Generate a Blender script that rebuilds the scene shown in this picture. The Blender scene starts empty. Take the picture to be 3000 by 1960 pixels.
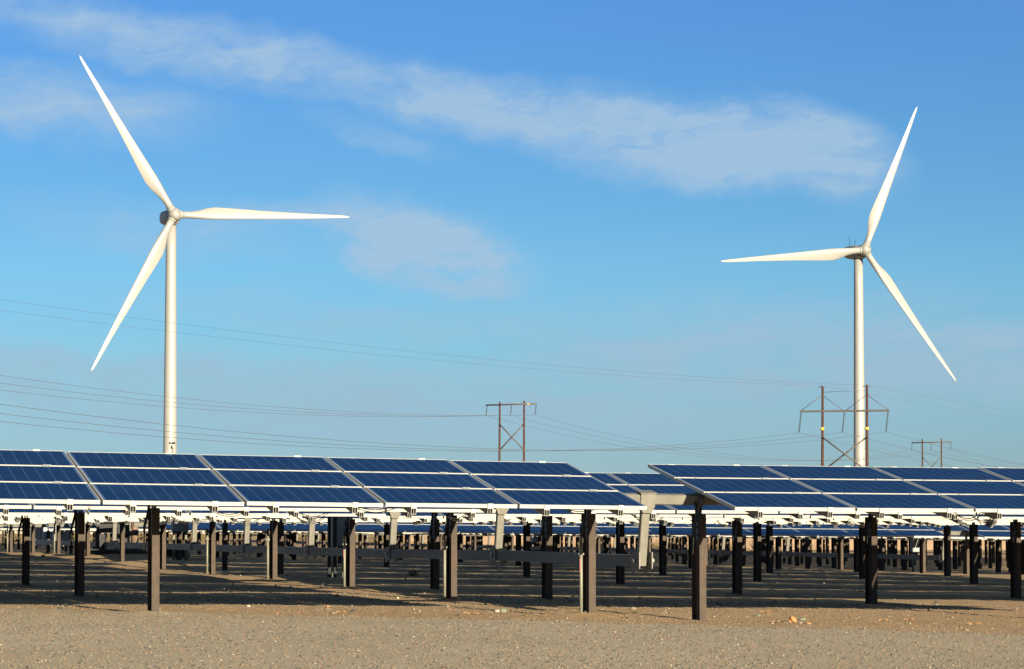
import bpy, bmesh, math, random
import numpy as np
from mathutils import Vector, Matrix, Euler
R_ = math.radians
rnd = random.Random(7)
sc = bpy.context.scene
COL = sc.collection

# ------------------------------------------------------------------ camera
EYE = 1.18
cam_d = bpy.data.cameras.new('camera'); cam = bpy.data.objects.new('camera', cam_d); COL.objects.link(cam)
F = 7333.0                                   # focal length in photo pixels (3000 wide)
PITCH = 2.2
cam_d.sensor_width = 36; cam_d.lens = 36 * F / 3000
cam_d.shift_y = (551 - F * math.tan(R_(PITCH))) / 3000
cam_d.clip_start = 0.5; cam_d.clip_end = 20000
cam.location = (0, 0, EYE); cam.rotation_euler = (R_(90 + PITCH), 0, 0)
sc.camera = cam

# ------------------------------------------------------------------ light
SUN_AZ, SUN_EL = 28.9, 13.9                  # sun behind the camera, to its right
sun_d = bpy.data.lights.new('sun', 'SUN'); sun = bpy.data.objects.new('sun', sun_d); COL.objects.link(sun)
sun_d.energy = 5.0; sun_d.angle = R_(0.36); sun_d.color = (1.0, 0.85, 0.60)
sdir = Vector((math.sin(R_(SUN_AZ)) * math.cos(R_(SUN_EL)), -math.cos(R_(SUN_AZ)) * math.cos(R_(SUN_EL)), math.sin(R_(SUN_EL))))
sun.rotation_euler = sdir.to_track_quat('Z', 'Y').to_euler(); sun.location = (20, -30, 40)
sc.view_settings.view_transform = 'Standard'; sc.view_settings.look = 'None'
sc.view_settings.gamma = 1.0; sc.view_settings.use_curve_mapping = False
sc.view_settings.exposure = 1.70

# ------------------------------------------------------------------ node helpers
class NT:
    def __init__(s, tree): s.t = tree; s.n = tree.nodes; s.l = tree.links
    def new(s, typ, **kw):
        n = s.n.new(typ)
        for k, v in kw.items(): setattr(n, k, v)
        return n
    def link(s, a, b): s.l.new(a, b)
    def put(s, sock, v):
        if hasattr(v, 'is_linked') or isinstance(v, bpy.types.NodeSocket): s.l.new(v, sock)
        else: sock.default_value = v
    def math(s, op, a, b=0.0, c=None, clamp=False):
        n = s.new('ShaderNodeMath', operation=op, use_clamp=clamp)
        s.put(n.inputs[0], a); s.put(n.inputs[1], b)
        if c is not None: s.put(n.inputs[2], c)
        return n.outputs[0]
    def mix(s, f, a, b, blend='MIX'):
        n = s.new('ShaderNodeMix', data_type='RGBA', blend_type=blend)
        s.put(n.inputs[0], f); s.put(n.inputs[6], a); s.put(n.inputs[7], b)
        return n.outputs[2]
    def noise(s, vec, scale, detail=4, rough=0.55, dist=0.0):
        n = s.new('ShaderNodeTexNoise'); n.inputs['Scale'].default_value = scale
        n.inputs['Detail'].default_value = detail; n.inputs['Roughness'].default_value = rough
        n.inputs['Distortion'].default_value = dist
        if vec is not None: s.link(vec, n.inputs['Vector'])
        return n
    def ramp(s, f, stops, interp='LINEAR'):
        n = s.new('ShaderNodeValToRGB'); cr = n.color_ramp; cr.interpolation = interp
        while len(cr.elements) > 1: cr.elements.remove(cr.elements[-1])
        for i, (p, c) in enumerate(stops):
            e = cr.elements[0] if i == 0 else cr.elements.new(p)
            e.position = p; e.color = (*c, 1) if len(c) == 3 else c
        s.put(n.inputs[0], f); return n.outputs[0]
    def rng(s, v, a, b, c=0.0, d=1.0, smooth=False):
        n = s.new('ShaderNodeMapRange', interpolation_type='SMOOTHSTEP' if smooth else 'LINEAR'); s.put(n.inputs[0], v)
        for i, x in enumerate((a, b, c, d)): s.put(n.inputs[i + 1], x)
        return n.outputs[0]

# ------------------------------------------------------------------ world: Nishita sky with thin cirrus
world = bpy.data.worlds.new('World'); sc.world = world; world.use_nodes = True
W = NT(world.node_tree); W.n.clear()
out = W.new('ShaderNodeOutputWorld'); bg = W.new('ShaderNodeBackground'); W.link(bg.outputs[0], out.inputs[0])
sky = W.new('ShaderNodeTexSky', sky_type='NISHITA', sun_disc=False)
sky.sun_elevation = R_(SUN_EL); sky.sun_rotation = R_(180 - SUN_AZ); sky.air_density = 1.0; sky.dust_density = 0.05; sky.ozone_density = 2.0
tc = W.new('ShaderNodeTexCoord'); sep = W.new('ShaderNodeSeparateXYZ'); W.link(tc.outputs['Generated'], sep.inputs[0])
el = W.math('MULTIPLY', W.math('ARCSINE', sep.outputs[2]), 180 / math.pi)
az = W.math('MULTIPLY', W.math('ARCTAN2', sep.outputs[0], sep.outputs[1]), 180 / math.pi)
# elevation-dependent tint of the physical sky (the photograph's deep desert blue; above the view darkened to dim the shade fill)
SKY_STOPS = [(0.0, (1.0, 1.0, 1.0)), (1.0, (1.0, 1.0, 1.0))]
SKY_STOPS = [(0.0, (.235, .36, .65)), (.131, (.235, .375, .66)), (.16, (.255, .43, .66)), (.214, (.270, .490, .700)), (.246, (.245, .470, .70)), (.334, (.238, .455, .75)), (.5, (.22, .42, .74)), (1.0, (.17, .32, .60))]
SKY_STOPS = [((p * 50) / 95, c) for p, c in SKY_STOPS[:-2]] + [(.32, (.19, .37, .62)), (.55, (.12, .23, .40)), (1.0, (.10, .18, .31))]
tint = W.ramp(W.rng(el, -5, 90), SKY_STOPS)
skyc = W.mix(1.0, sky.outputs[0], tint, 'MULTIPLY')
comb = W.new('ShaderNodeCombineXYZ'); W.link(az, comb.inputs[0]); W.link(el, comb.inputs[1])
def px(x, y): return ((x - 1500) / 128.0, (1531 - y) / 128.0)
def blob(cx, cy, rx, ry, ang, soft=0.35):
    m = W.new('ShaderNodeMapping', vector_type='TEXTURE')
    c = px(cx, cy); m.inputs['Location'].default_value = (c[0], c[1], 0)
    m.inputs['Rotation'].default_value = (0, 0, R_(ang)); m.inputs['Scale'].default_value = (rx / 128, ry / 128, 1)
    W.link(warp, m.inputs['Vector'])
    ln = W.new('ShaderNodeVectorMath', operation='LENGTH'); W.link(m.outputs[0], ln.inputs[0])
    return W.rng(ln.outputs['Value'], soft, 1.0, 1.0, 0.0, smooth=True)
wn = W.noise(comb.outputs[0], 0.55, 5, 0.6)
wv = W.new('ShaderNodeVectorMath', operation='MULTIPLY_ADD'); W.link(wn.outputs['Color'], wv.inputs[0])
wv.inputs[1].default_value = (1.6, 1.1, 0)
off = W.new('ShaderNodeVectorMath', operation='ADD'); W.link(comb.outputs[0], off.inputs[0]); off.inputs[1].default_value = (-0.8, -0.55, 0)
W.link(off.outputs[0], wv.inputs[2]); warp = wv.outputs[0]
mp = W.new('ShaderNodeMapping'); mp.inputs['Rotation'].default_value = (0, 0, R_(14)); mp.inputs['Scale'].default_value = (0.16, 1.0, 1)
W.link(warp, mp.inputs['Vector'])
streak = W.noise(mp.outputs[0], 1.5, 9, 0.68, 0.5).outputs['Fac']
mp2 = W.new('ShaderNodeMapping'); mp2.inputs['Rotation'].default_value = (0, 0, R_(-18)); mp2.inputs['Scale'].default_value = (0.5, 1.0, 1)
W.link(warp, mp2.inputs['Vector'])
wisp = W.noise(mp2.outputs[0], 1.3, 8, 0.6, 0.6).outputs['Fac']
tex = W.math('ADD', W.math('MULTIPLY', streak, 0.6), W.math('MULTIPLY', wisp, 0.4))
texc = W.rng(tex, 0.34, 0.68)
BLOBS = [(700, 185, 1150, 120, -10, .2, .75), (1480, 335, 850, 130, -10.5, .2, .85), (2010, 420, 640, 170, -7, .35, .95), (2400, 450, 340, 165, -24, .3, .85),
         (120, 330, 720, 150, -4, .2, .6), (1230, 720, 430, 160, -18, .3, 1.15), (1000, 640, 560, 70, -4, .2, .6), (500, 670, 620, 120, -4, .2, .4),
         (1900, 940, 1500, 120, 2, .2, .35), (2500, 1070, 1300, 190, 0, .4, .80), (150, 1080, 380, 100, -6, .2, .65), (900, 1180, 2200, 190, -2, .3, .72), (1000, 930, 900, 80, -5, .2, .35), (1100, 400, 300, 60, -14, .2, .35)]
tot = None
for (cx, cy, rx, ry, an, so, am) in BLOBS:
    b = W.math('MULTIPLY', blob(cx, cy, rx, ry, an, so), am)
    tot = b if tot is None else W.math('MAXIMUM', tot, b)
# thin cirrus goes on outside the part of the sky in view
outside = W.math('SUBTRACT', 1.0, blob(1500, 700, 3000, 1400, 0, .6))
tot = W.math('MAXIMUM', tot, W.math('MULTIPLY', outside, 0.4))
dens = W.math('MULTIPLY', tot, W.math('ADD', W.math('MULTIPLY', texc, 1.55), 0.22))
lowfade = W.rng(el, -0.5, 2.0)
dens = W.math('MULTIPLY', dens, lowfade)
CLOUD = (1.0, 1.0, 1.0)
CLOUD = (2.3, 3.4, 4.55)
cl_lo = W.new('ShaderNodeRGB'); cl_lo.outputs[0].default_value = (2.05, 3.12, 3.90, 1); cl_hi = W.new('ShaderNodeRGB'); cl_hi.outputs[0].default_value = (*CLOUD, 1)
cloudm = W.mix(W.rng(el, 3.0, 5.8), cl_lo.outputs[0], cl_hi.outputs[0])
SKYK = 0.05
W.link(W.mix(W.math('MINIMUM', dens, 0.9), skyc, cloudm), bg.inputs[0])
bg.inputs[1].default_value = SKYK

# ------------------------------------------------------------------ object helpers
def tag(o, label=None, cat=None, group=None, kind=None):
    if label: o['label'] = label
    if cat: o['category'] = cat
    if group: o['group'] = group
    if kind: o['kind'] = kind
    return o
def empty(name, loc=(0, 0, 0), rot=(0, 0, 0), parent=None):
    o = bpy.data.objects.new(name, None); COL.objects.link(o); o.location = loc; o.rotation_euler = rot; o.empty_display_size = .3
    if parent: o.parent = parent
    return o
def put(name, mesh, parent=None, loc=(0, 0, 0), rot=(0, 0, 0)):
    o = bpy.data.objects.new(name, mesh); COL.objects.link(o); o.location = loc; o.rotation_euler = rot
    if parent: o.parent = parent
    return o
class MB:
    def __init__(s): s.v = []; s.f = []; s.m = []; s.sm = []
    def add(s, vs, fs, mi=0, M=None, smooth=False):
        b = len(s.v)
        s.v += [tuple(M @ Vector(p)) if M is not None else tuple(p) for p in vs]
        for f in fs: s.f.append(tuple(b + i for i in f)); s.m.append(mi); s.sm.append(smooth)
    def box(s, a, b, mi=0, M=None):
        x0, y0, z0 = a; x1, y1, z1 = b
        s.add([(x0,y0,z0),(x1,y0,z0),(x1,y1,z0),(x0,y1,z0),(x0,y0,z1),(x1,y0,z1),(x1,y1,z1),(x0,y1,z1)],
              [(0,3,2,1),(4,5,6,7),(0,1,5,4),(1,2,6,5),(2,3,7,6),(3,0,4,7)], mi, M)
    def prism(s, poly, z0, z1, mi=0, M=None, smooth=False):     # poly in xy extruded along z
        n = len(poly)
        s.add([(x, y, z0) for x, y in poly] + [(x, y, z1) for x, y in poly],
              [tuple(range(n - 1, -1, -1)), tuple(range(n, 2 * n))] + [(i, (i + 1) % n, n + (i + 1) % n, n + i) for i in range(n)], mi, M, smooth)
    def tube(s, pts, r, n=8, mi=0, caps=True, smooth=True):
        pts = [Vector(p) for p in pts]; rr = r if isinstance(r, (list, tuple)) else [r] * len(pts)
        b = len(s.v); up = Vector((0, 0, 1))
        for i, p in enumerate(pts):
            d = (pts[min(i + 1, len(pts) - 1)] - pts[max(i - 1, 0)]).normalized()
            a = d.cross(up)
            if a.length < 1e-3: a = d.cross(Vector((0, 1, 0)))
            a.normalize(); c = a.cross(d)
            for k in range(n):
                t = 2 * math.pi * k / n
                s.v.append(tuple(p + (a * math.cos(t) + c * math.sin(t)) * rr[i]))
        for i in range(len(pts) - 1):
            for k in range(n):
                k2 = (k + 1) % n
                s.f.append((b + i*n + k, b + i*n + k2, b + (i+1)*n + k2, b + (i+1)*n + k)); s.m.append(mi); s.sm.append(smooth)
        if caps:
            s.f.append(tuple(b + k for k in range(n))[::-1]); s.m.append(mi); s.sm.append(False)
            e = b + (len(pts) - 1) * n; s.f.append(tuple(e + k for k in range(n))); s.m.append(mi); s.sm.append(False)
    def lathe(s, prof, n=24, mi=0, M=None, smooth=True):        # prof: (r, z)
        vs = [(r * math.cos(2*math.pi*k/n), r * math.sin(2*math.pi*k/n), z) for r, z in prof for k in range(n)]
        fs = [(i*n+k, i*n+(k+1) % n, (i+1)*n+(k+1) % n, (i+1)*n+k) for i in range(len(prof) - 1) for k in range(n)]
        fs += [tuple(range(n - 1, -1, -1)), tuple((len(prof) - 1) * n + k for k in range(n))]
        s.add(vs, fs, mi, M, smooth)
    def mesh(s, name, mats):
        me = bpy.data.meshes.new(name); me.from_pydata(s.v, [], s.f)
        for m in mats: me.materials.append(m)
        me.polygons.foreach_set('material_index', s.m); me.polygons.foreach_set('use_smooth', s.sm)
        bm = bmesh.new(); bm.from_mesh(me); bmesh.ops.recalc_face_normals(bm, faces=bm.faces); bm.to_mesh(me); bm.free()
        me.update(); return me
    def build(s, name, mats, parent=None, loc=(0, 0, 0), rot=(0, 0, 0)):
        return put(name, s.mesh(name, mats), parent, loc, rot)

# ------------------------------------------------------------------ materials
def mat(name, base, rough=0.6, metal=0.0, var=0.12, nscale=6.0, bump=0.0, bscale=40.0, spec=0.4, streak=None):
    base = tuple(x * .85 for x in base)
    m = bpy.data.materials.new(name); m.use_nodes = True; T = NT(m.node_tree)
    p = T.n['Principled BSDF']; g = T.new('ShaderNodeTexCoord').outputs['Object']
    p.inputs['Roughness'].default_value = rough; p.inputs['Metallic'].default_value = metal; p.inputs['Specular IOR Level'].default_value = spec
    nz = T.noise(g, nscale, 5).outputs['Fac']
    k = T.rng(nz, 0.3, 0.7, 1 - var, 1 + var)
    c = T.new('ShaderNodeVectorMath', operation='SCALE'); c.inputs[0].default_value = base; T.link(k, c.inputs['Scale'])
    colr = c.outputs[0]
    if streak:
        mp = T.new('ShaderNodeMapping'); mp.inputs['Scale'].default_value = (1, 1, .18); T.link(g, mp.inputs['Vector'])
        s2 = T.rng(T.noise(mp.outputs[0], streak[1], 6, .65).outputs['Fac'], .5, .66)
        colr = T.mix(T.math('MULTIPLY', s2, streak[2]), colr, (*streak[0], 1))
    T.link(colr, p.inputs['Base Color'])
    if bump:
        b = T.new('ShaderNodeBump'); b.inputs['Strength'].default_value = bump; b.inputs['Distance'].default_value = 0.01
        T.link(T.noise(g, bscale, 4).outputs['Fac'], b.inputs['Height']); T.link(b.outputs[0], p.inputs['Normal'])
    return m
M_frame = mat('anodised_frame', (.38, .375, .35), .5, 0.2, .06, 3, spec=.5)
M_rail = mat('aluminium_rail', (.22, .22, .21), .45, 0.0, .06, 5, spec=.5)
M_clamp = mat('bright_clamp', (.42, .42, .39), .4, 0.0, .03, 5)
M_steel = mat('galvanised_steel', (.125, .122, .104), .5, 0.0, .12, 8, .15, 60, streak=((.15, .145, .13), 3, .5))
M_dark_galv = mat('dull_galvanised', (.062, .074, .088), .5, 0.0, .15, 8)
M_post = mat('weathered_post_steel', (.050, .038, .030), .75, 0.0, .16, 9, .3, 80, .25, streak=((.078, .048, .034), 10, .8))
M_pvc = mat('grey_conduit_plastic', (.155, .155, .12), .5, 0.0, .06, 3)
M_rubber = mat('black_rubber', (.012, .012, .012), .5, 0, .1)
M_back = mat('panel_back_sheet', (.06, .06, .07), .6, 0, .05)
M_white = mat('turbine_white', (.25, .25, .245), .38, 0.0, .03, .6, spec=.45)
M_hub = mat('hub_grey', (.215, .215, .21), .45, 0.0, .04, .6)
M_nac = mat('nacelle_white', (.22, .225, .235), .5, 0, .05, 1)
M_black = mat('matte_black', (.01, .01, .01), .6)
M_wood = mat('pole_wood', (.055, .024, .015), .8, 0, .3, 1.5, .4, 8, .2, streak=((.05, .024, .017), 2, .7))
M_arm = mat('steel_crossarm', (.06, .048, .040), .6, 0, .2, 2)
M_arm2 = mat('galvanised_crossarm', (.062, .055, .05), .6, 0, .2, 2)
M_ins = mat('insulator_brown', (.03, .018, .014), .25, 0, .1)
M_wire = mat('conductor_wire', (.07, .075, .08), .5, 0, .05)
M_yellow = mat('yellow_marker', (.75, .45, .03), .5)
M_blue = mat('blue_enamel', (.02, .13, .42), .4, 0, .08)
M_box = mat('enclosure_grey', (.20, .23, .25), .45, 0, .05)
M_skid = mat('dark_steel_skid', (.025, .026, .03), .6, 0, .2)
M_rust = mat('rusty_pipe', (.12, .10, .085), .7, 0, .2, 5, .2, 30, streak=((.16, .06, .025), 3, .7))
M_wall = mat('tan_block_wall', (.22, .15, .10), .85, 0, .14, 1.2, .3, 4)
M_ware = mat('cream_wall', (.33, .30, .24), .8, 0, .06, .3)
M_red = mat('pink_reflection', (.30, .05, .05), .5)  # painted stand-in for the thin pinkish reflection along a conduit

# panel glass: polycrystalline cells, thin silver lines, pale margin
M_glass = bpy.data.materials.new('solar_cells_under_glass'); M_glass.use_nodes = True
T = NT(M_glass.node_tree); p = T.n['Principled BSDF']
uv = T.new('ShaderNodeUVMap').outputs[0]; su = T.new('ShaderNodeSeparateXYZ'); T.link(uv, su.inputs[0])
def grid_line(coord, n, w):
    fr = T.math('FRACT', T.math('MULTIPLY', coord, n))
    d = T.math('ABSOLUTE', T.math('SUBTRACT', fr, 0.5))
    return T.rng(d, 0.5 - w * 1.3, 0.5 - w * 0.7)
u0 = T.rng(su.outputs[0], 0.014, 0.986); v0 = T.rng(su.outputs[1], 0.012, 0.988)
lx = grid_line(u0, 10, .026); ly = grid_line(v0, 6, .010); lb = grid_line(T.math('ADD', v0, 1/36), 18, .012)
margin = T.math('MAXIMUM', T.math('GREATER_THAN', T.math('ABSOLUTE', T.math('SUBTRACT', su.outputs[0], .5)), .486), T.math('GREATER_THAN', T.math('ABSOLUTE', T.math('SUBTRACT', su.outputs[1], .5)), .490))
oi = T.new('ShaderNodeObjectInfo')
ob = T.new('ShaderNodeTexCoord').outputs['Object']
vor = T.new('ShaderNodeTexVoronoi'); vor.inputs['Scale'].default_value = 55; T.link(ob, vor.inputs['Vector'])
cellc = T.new('ShaderNodeCombineXYZ'); T.link(T.math('FLOOR', T.math('MULTIPLY', u0, 10)), cellc.inputs[0]); T.link(T.math('FLOOR', T.math('MULTIPLY', v0, 6)), cellc.inputs[1]); T.link(T.math('MULTIPLY', oi.outputs['Random'], 97), cellc.inputs[2])
wnz = T.new('ShaderNodeTexWhiteNoise', noise_dimensions='3D'); T.link(cellc.outputs[0], wnz.inputs['Vector'])
sepv = T.new('ShaderNodeSeparateColor'); T.link(vor.outputs['Color'], sepv.inputs[0])
bri = T.math('ADD', T.math('MULTIPLY', wnz.outputs['Value'], .22), T.math('ADD', T.math('MULTIPLY', sepv.outputs[0], .25), .72))
bri = T.math('MULTIPLY', bri, T.rng(oi.outputs['Random'], 0, 1, .88, 1.10))
cs = T.new('ShaderNodeVectorMath', operation='SCALE'); cs.inputs[0].default_value = (.0005, .0052, .017); T.link(bri, cs.inputs['Scale'])
c1 = T.mix(T.math('MULTIPLY', lb, .10), cs.outputs[0], (.10, .14, .2, 1))
c1 = T.mix(T.math('MULTIPLY', ly, .14), c1, (.08, .12, .2, 1))
c1 = T.mix(T.math('MULTIPLY', lx, .26), c1, (.10, .15, .24, 1))
c1 = T.mix(margin, c1, (.05, .08, .13, 1))
dust = T.rng(T.noise(ob, 2.2, 5).outputs['Fac'], .35, .75, 0, .010)
c1 = T.mix(dust, c1, (.35, .30, .24, 1))
T.n.remove(p); df = T.new('ShaderNodeBsdfDiffuse'); T.link(c1, df.inputs[0]); gl = T.new('ShaderNodeBsdfGlossy')
gl.inputs['Color'].default_value = (.065, .12, .19, 1); T.link(T.rng(T.noise(ob, 3.0, 4).outputs['Fac'], .3, .7, .10, .22), gl.inputs['Roughness'])
ad = T.new('ShaderNodeAddShader'); T.link(df.outputs[0], ad.inputs[0]); T.link(gl.outputs[0], ad.inputs[1]); T.link(ad.outputs[0], T.n['Material Output'].inputs[0])

# ground materials
def ground_mat(name, base, tint2, specks, sc1, dark=.5, bumpd=.012):
    base = tuple(x * .88 for x in base); tint2 = tuple(x * .88 for x in tint2)
    m = bpy.data.materials.new(name); m.use_nodes = True; T = NT(m.node_tree); p = T.n['Principled BSDF']
    g = T.new('ShaderNodeNewGeometry').outputs['Position']
    big = T.noise(g, .35, 5).outputs['Fac']; mid = T.noise(g, 3.5, 6, .65).outputs['Fac']
    fine = T.noise(g, sc1, 4, .7).outputs['Fac']
    c = T.mix(T.rng(big, .35, .65), (*base, 1), (*tint2, 1))
    c = T.mix(T.rng(mid, .35, .7, 0, .5), c, tuple(x * .72 for x in base) + (1,))
    f2 = T.rng(fine, .3, .7, .62, 1.34)
    s = T.new('ShaderNodeVectorMath', operation='SCALE'); T.link(c, s.inputs[0]); T.link(f2, s.inputs['Scale'])
    v = T.new('ShaderNodeTexVoronoi'); v.inputs['Scale'].default_value = specks; T.link(g, v.inputs['Vector'])
    sp = T.new('ShaderNodeSeparateColor'); T.link(v.outputs['Color'], sp.inputs[0])
    core = T.rng(v.outputs['Distance'], .15, .42, 1, 0)
    lightf = T.math('MULTIPLY', T.math('MULTIPLY', T.math('GREATER_THAN', sp.outputs[0], .80), core), .8)
    darkf = T.math('MULTIPLY', T.math('MULTIPLY', T.math('LESS_THAN', sp.outputs[0], .30), core), dark)  # dark grains, deepened to paint in the small shadows between stones
    warm = T.math('MULTIPLY', T.math('MULTIPLY', T.math('GREATER_THAN', sp.outputs[1], .86), core), .5)
    c2 = T.mix(lightf, s.outputs[0], (.40, .36, .28, 1)); c2 = T.mix(darkf, c2, (.07, .075, .08, 1)); c2 = T.mix(warm, c2, (.32, .18, .10, 1))
    T.link(c2, p.inputs['Base Color']); p.inputs['Roughness'].default_value = .95; p.inputs['Specular IOR Level'].default_value = .1
    b = T.new('ShaderNodeBump'); b.inputs['Strength'].default_value = .9; b.inputs['Distance'].default_value = bumpd
    h = T.math('ADD', T.math('MULTIPLY', core, .5), T.math('ADD', T.math('MULTIPLY', fine, .6), mid))
    T.link(h, b.inputs['Height']); T.link(b.outputs[0], p.inputs['Normal'])
    return m
M_dirt = ground_mat('desert_dirt', (.30, .205, .112), (.335, .24, .14), 50, 30, .6)
M_road = ground_mat('gravel_surface', (.325, .272, .19), (.37, .312, .225), 42, 55, .85, .016)

# ------------------------------------------------------------------ terrain height
def _hash(ix, iy, seed):
    n = (ix * 374761393 + iy * 668265263 + seed * 974711) & 0x7fffffff
    n = ((n ^ (n >> 13)) * 1274126177) & 0x7fffffff
    return ((n ^ (n >> 16)) & 0xffff) / 65535.0
def vnoise(x, y, seed=0):
    x = np.asarray(x, float); y = np.asarray(y, float)
    ix = np.floor(x).astype(np.int64); iy = np.floor(y).astype(np.int64); fx = x - ix; fy = y - iy
    fx = fx * fx * (3 - 2 * fx); fy = fy * fy * (3 - 2 * fy)
    a = _hash(ix, iy, seed); b = _hash(ix + 1, iy, seed); c = _hash(ix, iy + 1, seed); d = _hash(ix + 1, iy + 1, seed)
    return (a * (1 - fx) + b * fx) * (1 - fy) + (c * (1 - fx) + d * fx) * fy - .5
MOUNDS = []
def gz(x, y, rough=1.0):
    x = np.asarray(x, float); y = np.asarray(y, float)
    xc = np.clip(x, -45, 60)
    rel = 1.15 + .017 * xc + .005 * np.clip(xc, 0, 20) + .003 * (np.clip(y, 31, 160) - 31) + .008 * (np.clip(y, 78, 165) - 78)
    z = EYE - rel
    z = z + (vnoise(x / 4.1, y / 4.7, 1) * .045 + vnoise(x / 1.3, y / 1.5, 2) * .018) * rough
    road = 1 / (1 + np.exp(-(y - (30.6 - .2 * (xc + 6))) * 4))
    z = z + (vnoise(x / .42, y / .42, 3) * .012 + vnoise(x / .16, y / .16, 4) * .012) * rough * (.25 + .75 * road)
    for (mx, my, mr, mh) in MOUNDS: z = z + mh * np.exp(-((x - mx) ** 2 + (y - my) ** 2) / mr ** 2)
    return z
# tracker grid: m runs along a row (to the right and away), v across the rows (away and to the left)
def P(m, v): return (.975 + .9502 * m - .3117 * v, 31.5 + .3117 * m + .9502 * v)
PITCHROW = 5.97
ROT = math.atan2(.3117, .9502)
def V(k): return k * PITCHROW + .04
MOUNDS += [(*P(.9, V(5.7)), 1.6, .16), (*P(1.2, V(7.1)), 2.2, .18), (*P(.1, 0), .8, .03), (*P(1.5, 0), .6, -.05), (*P(.3, V(3.2)), 1.6, .09), (*P(.2, V(8)), 1.2, .1), (*P(.2, V(9.2)), 1.5, .1)]

MOUNDS += [(*P(m_, V(k_)), .28, .035) for k_ in range(3) for m_ in (-5.55, 0, 1.5, 7.0)]
def grade(a, b, step, lo, hi, g=1.12):
    xs = list(np.arange(a, b + 1e-6, step)); s = step; x = xs[-1]
    while x < hi: s *= g; x += s; xs.append(x)
    s = step; x = xs[0]; pre = []
    while x > lo: s *= g; x -= s; pre.append(x)
    return np.array(pre[::-1] + xs)
def sheet(name, xs, ys, zf, material, smooth=True):
    X, Y = np.meshgrid(xs, ys); 
    X, Y, Z = zf(X, Y)
    nx, ny = X.shape[1], X.shape[0]
    co = np.stack([X, Y, Z], -1).reshape(-1, 3)
    i = np.arange(ny - 1)[:, None] * nx + np.arange(nx - 1)[None, :]
    q = np.stack([i, i + 1, i + nx + 1, i + nx], -1).reshape(-1, 4)
    me = bpy.data.meshes.new(name); me.vertices.add(len(co)); me.vertices.foreach_set('co', co.ravel())
    me.loops.add(q.size); me.loops.foreach_set('vertex_index', q.ravel().astype(np.int32))
    me.polygons.add(len(q)); me.polygons.foreach_set('loop_start', np.arange(0, q.size, 4, dtype=np.int32))
    me.polygons.foreach_set('use_smooth', np.full(len(q), smooth)); me.update(calc_edges=True); me.validate()
    me.materials.append(material)
    return put(name, me)
gxs = grade(-9, 10, .07, -5000, 5000, 1.11); gys = grade(27.5, 42, .07, -400, 9000, 1.018)
# growth along y is slow at first so stripes of light stay crisp
ys_ = [27.5]; s = .07
while ys_[-1] < 42: ys_.append(ys_[-1] + .07)
while ys_[-1] < 100: ys_.append(ys_[-1] + .20)
while ys_[-1] < 9000: s *= 1.12; ys_.append(ys_[-1] + s * 3)
pre = [27.4, 27.0, 26, 24, 20, 15, 10, 0, -20, -80, -300]
gys = np.array(pre[::-1] + ys_)
def gfun(X, Y):
    Z = gz(X, Y); far = (Y > 180) | (np.abs(X) > 60)
    Z = np.where(Y < 27, gz(X, Y, .3) - .05, Z)
    return X, Y, Z
tag(sheet('ground', gxs, gys, gfun, M_dirt), kind='structure')
def road_edge(X): return 30.9 - .22 * (np.clip(X, -40, 40) + 6.3) + vnoise(X / 2.1, X * 0, 9) * .5 + vnoise(X / .5, X * 0, 10) * .16
rxs = grade(-7, 7, .07, -300, 300, 1.2)
rt = np.concatenate([np.linspace(0, .35, 6)[:-1], np.linspace(.35, .62, 12)[:-1], np.linspace(.62, 1, 230)])
def rfun(X, Tt):
    e = road_edge(X); Y = -18 + (e + 18) * Tt
    Z = gz(X, Y) + .012; Z = np.where(Tt > .996, Z - .03, Z)
    Z = np.where(Y < 27.2, np.maximum(Z, gz(X, Y, .3) - .05 + .03), Z)
    return X, Y, Z
tag(sheet('gravel_road', rxs, rt, rfun, M_road), kind='structure')

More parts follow.
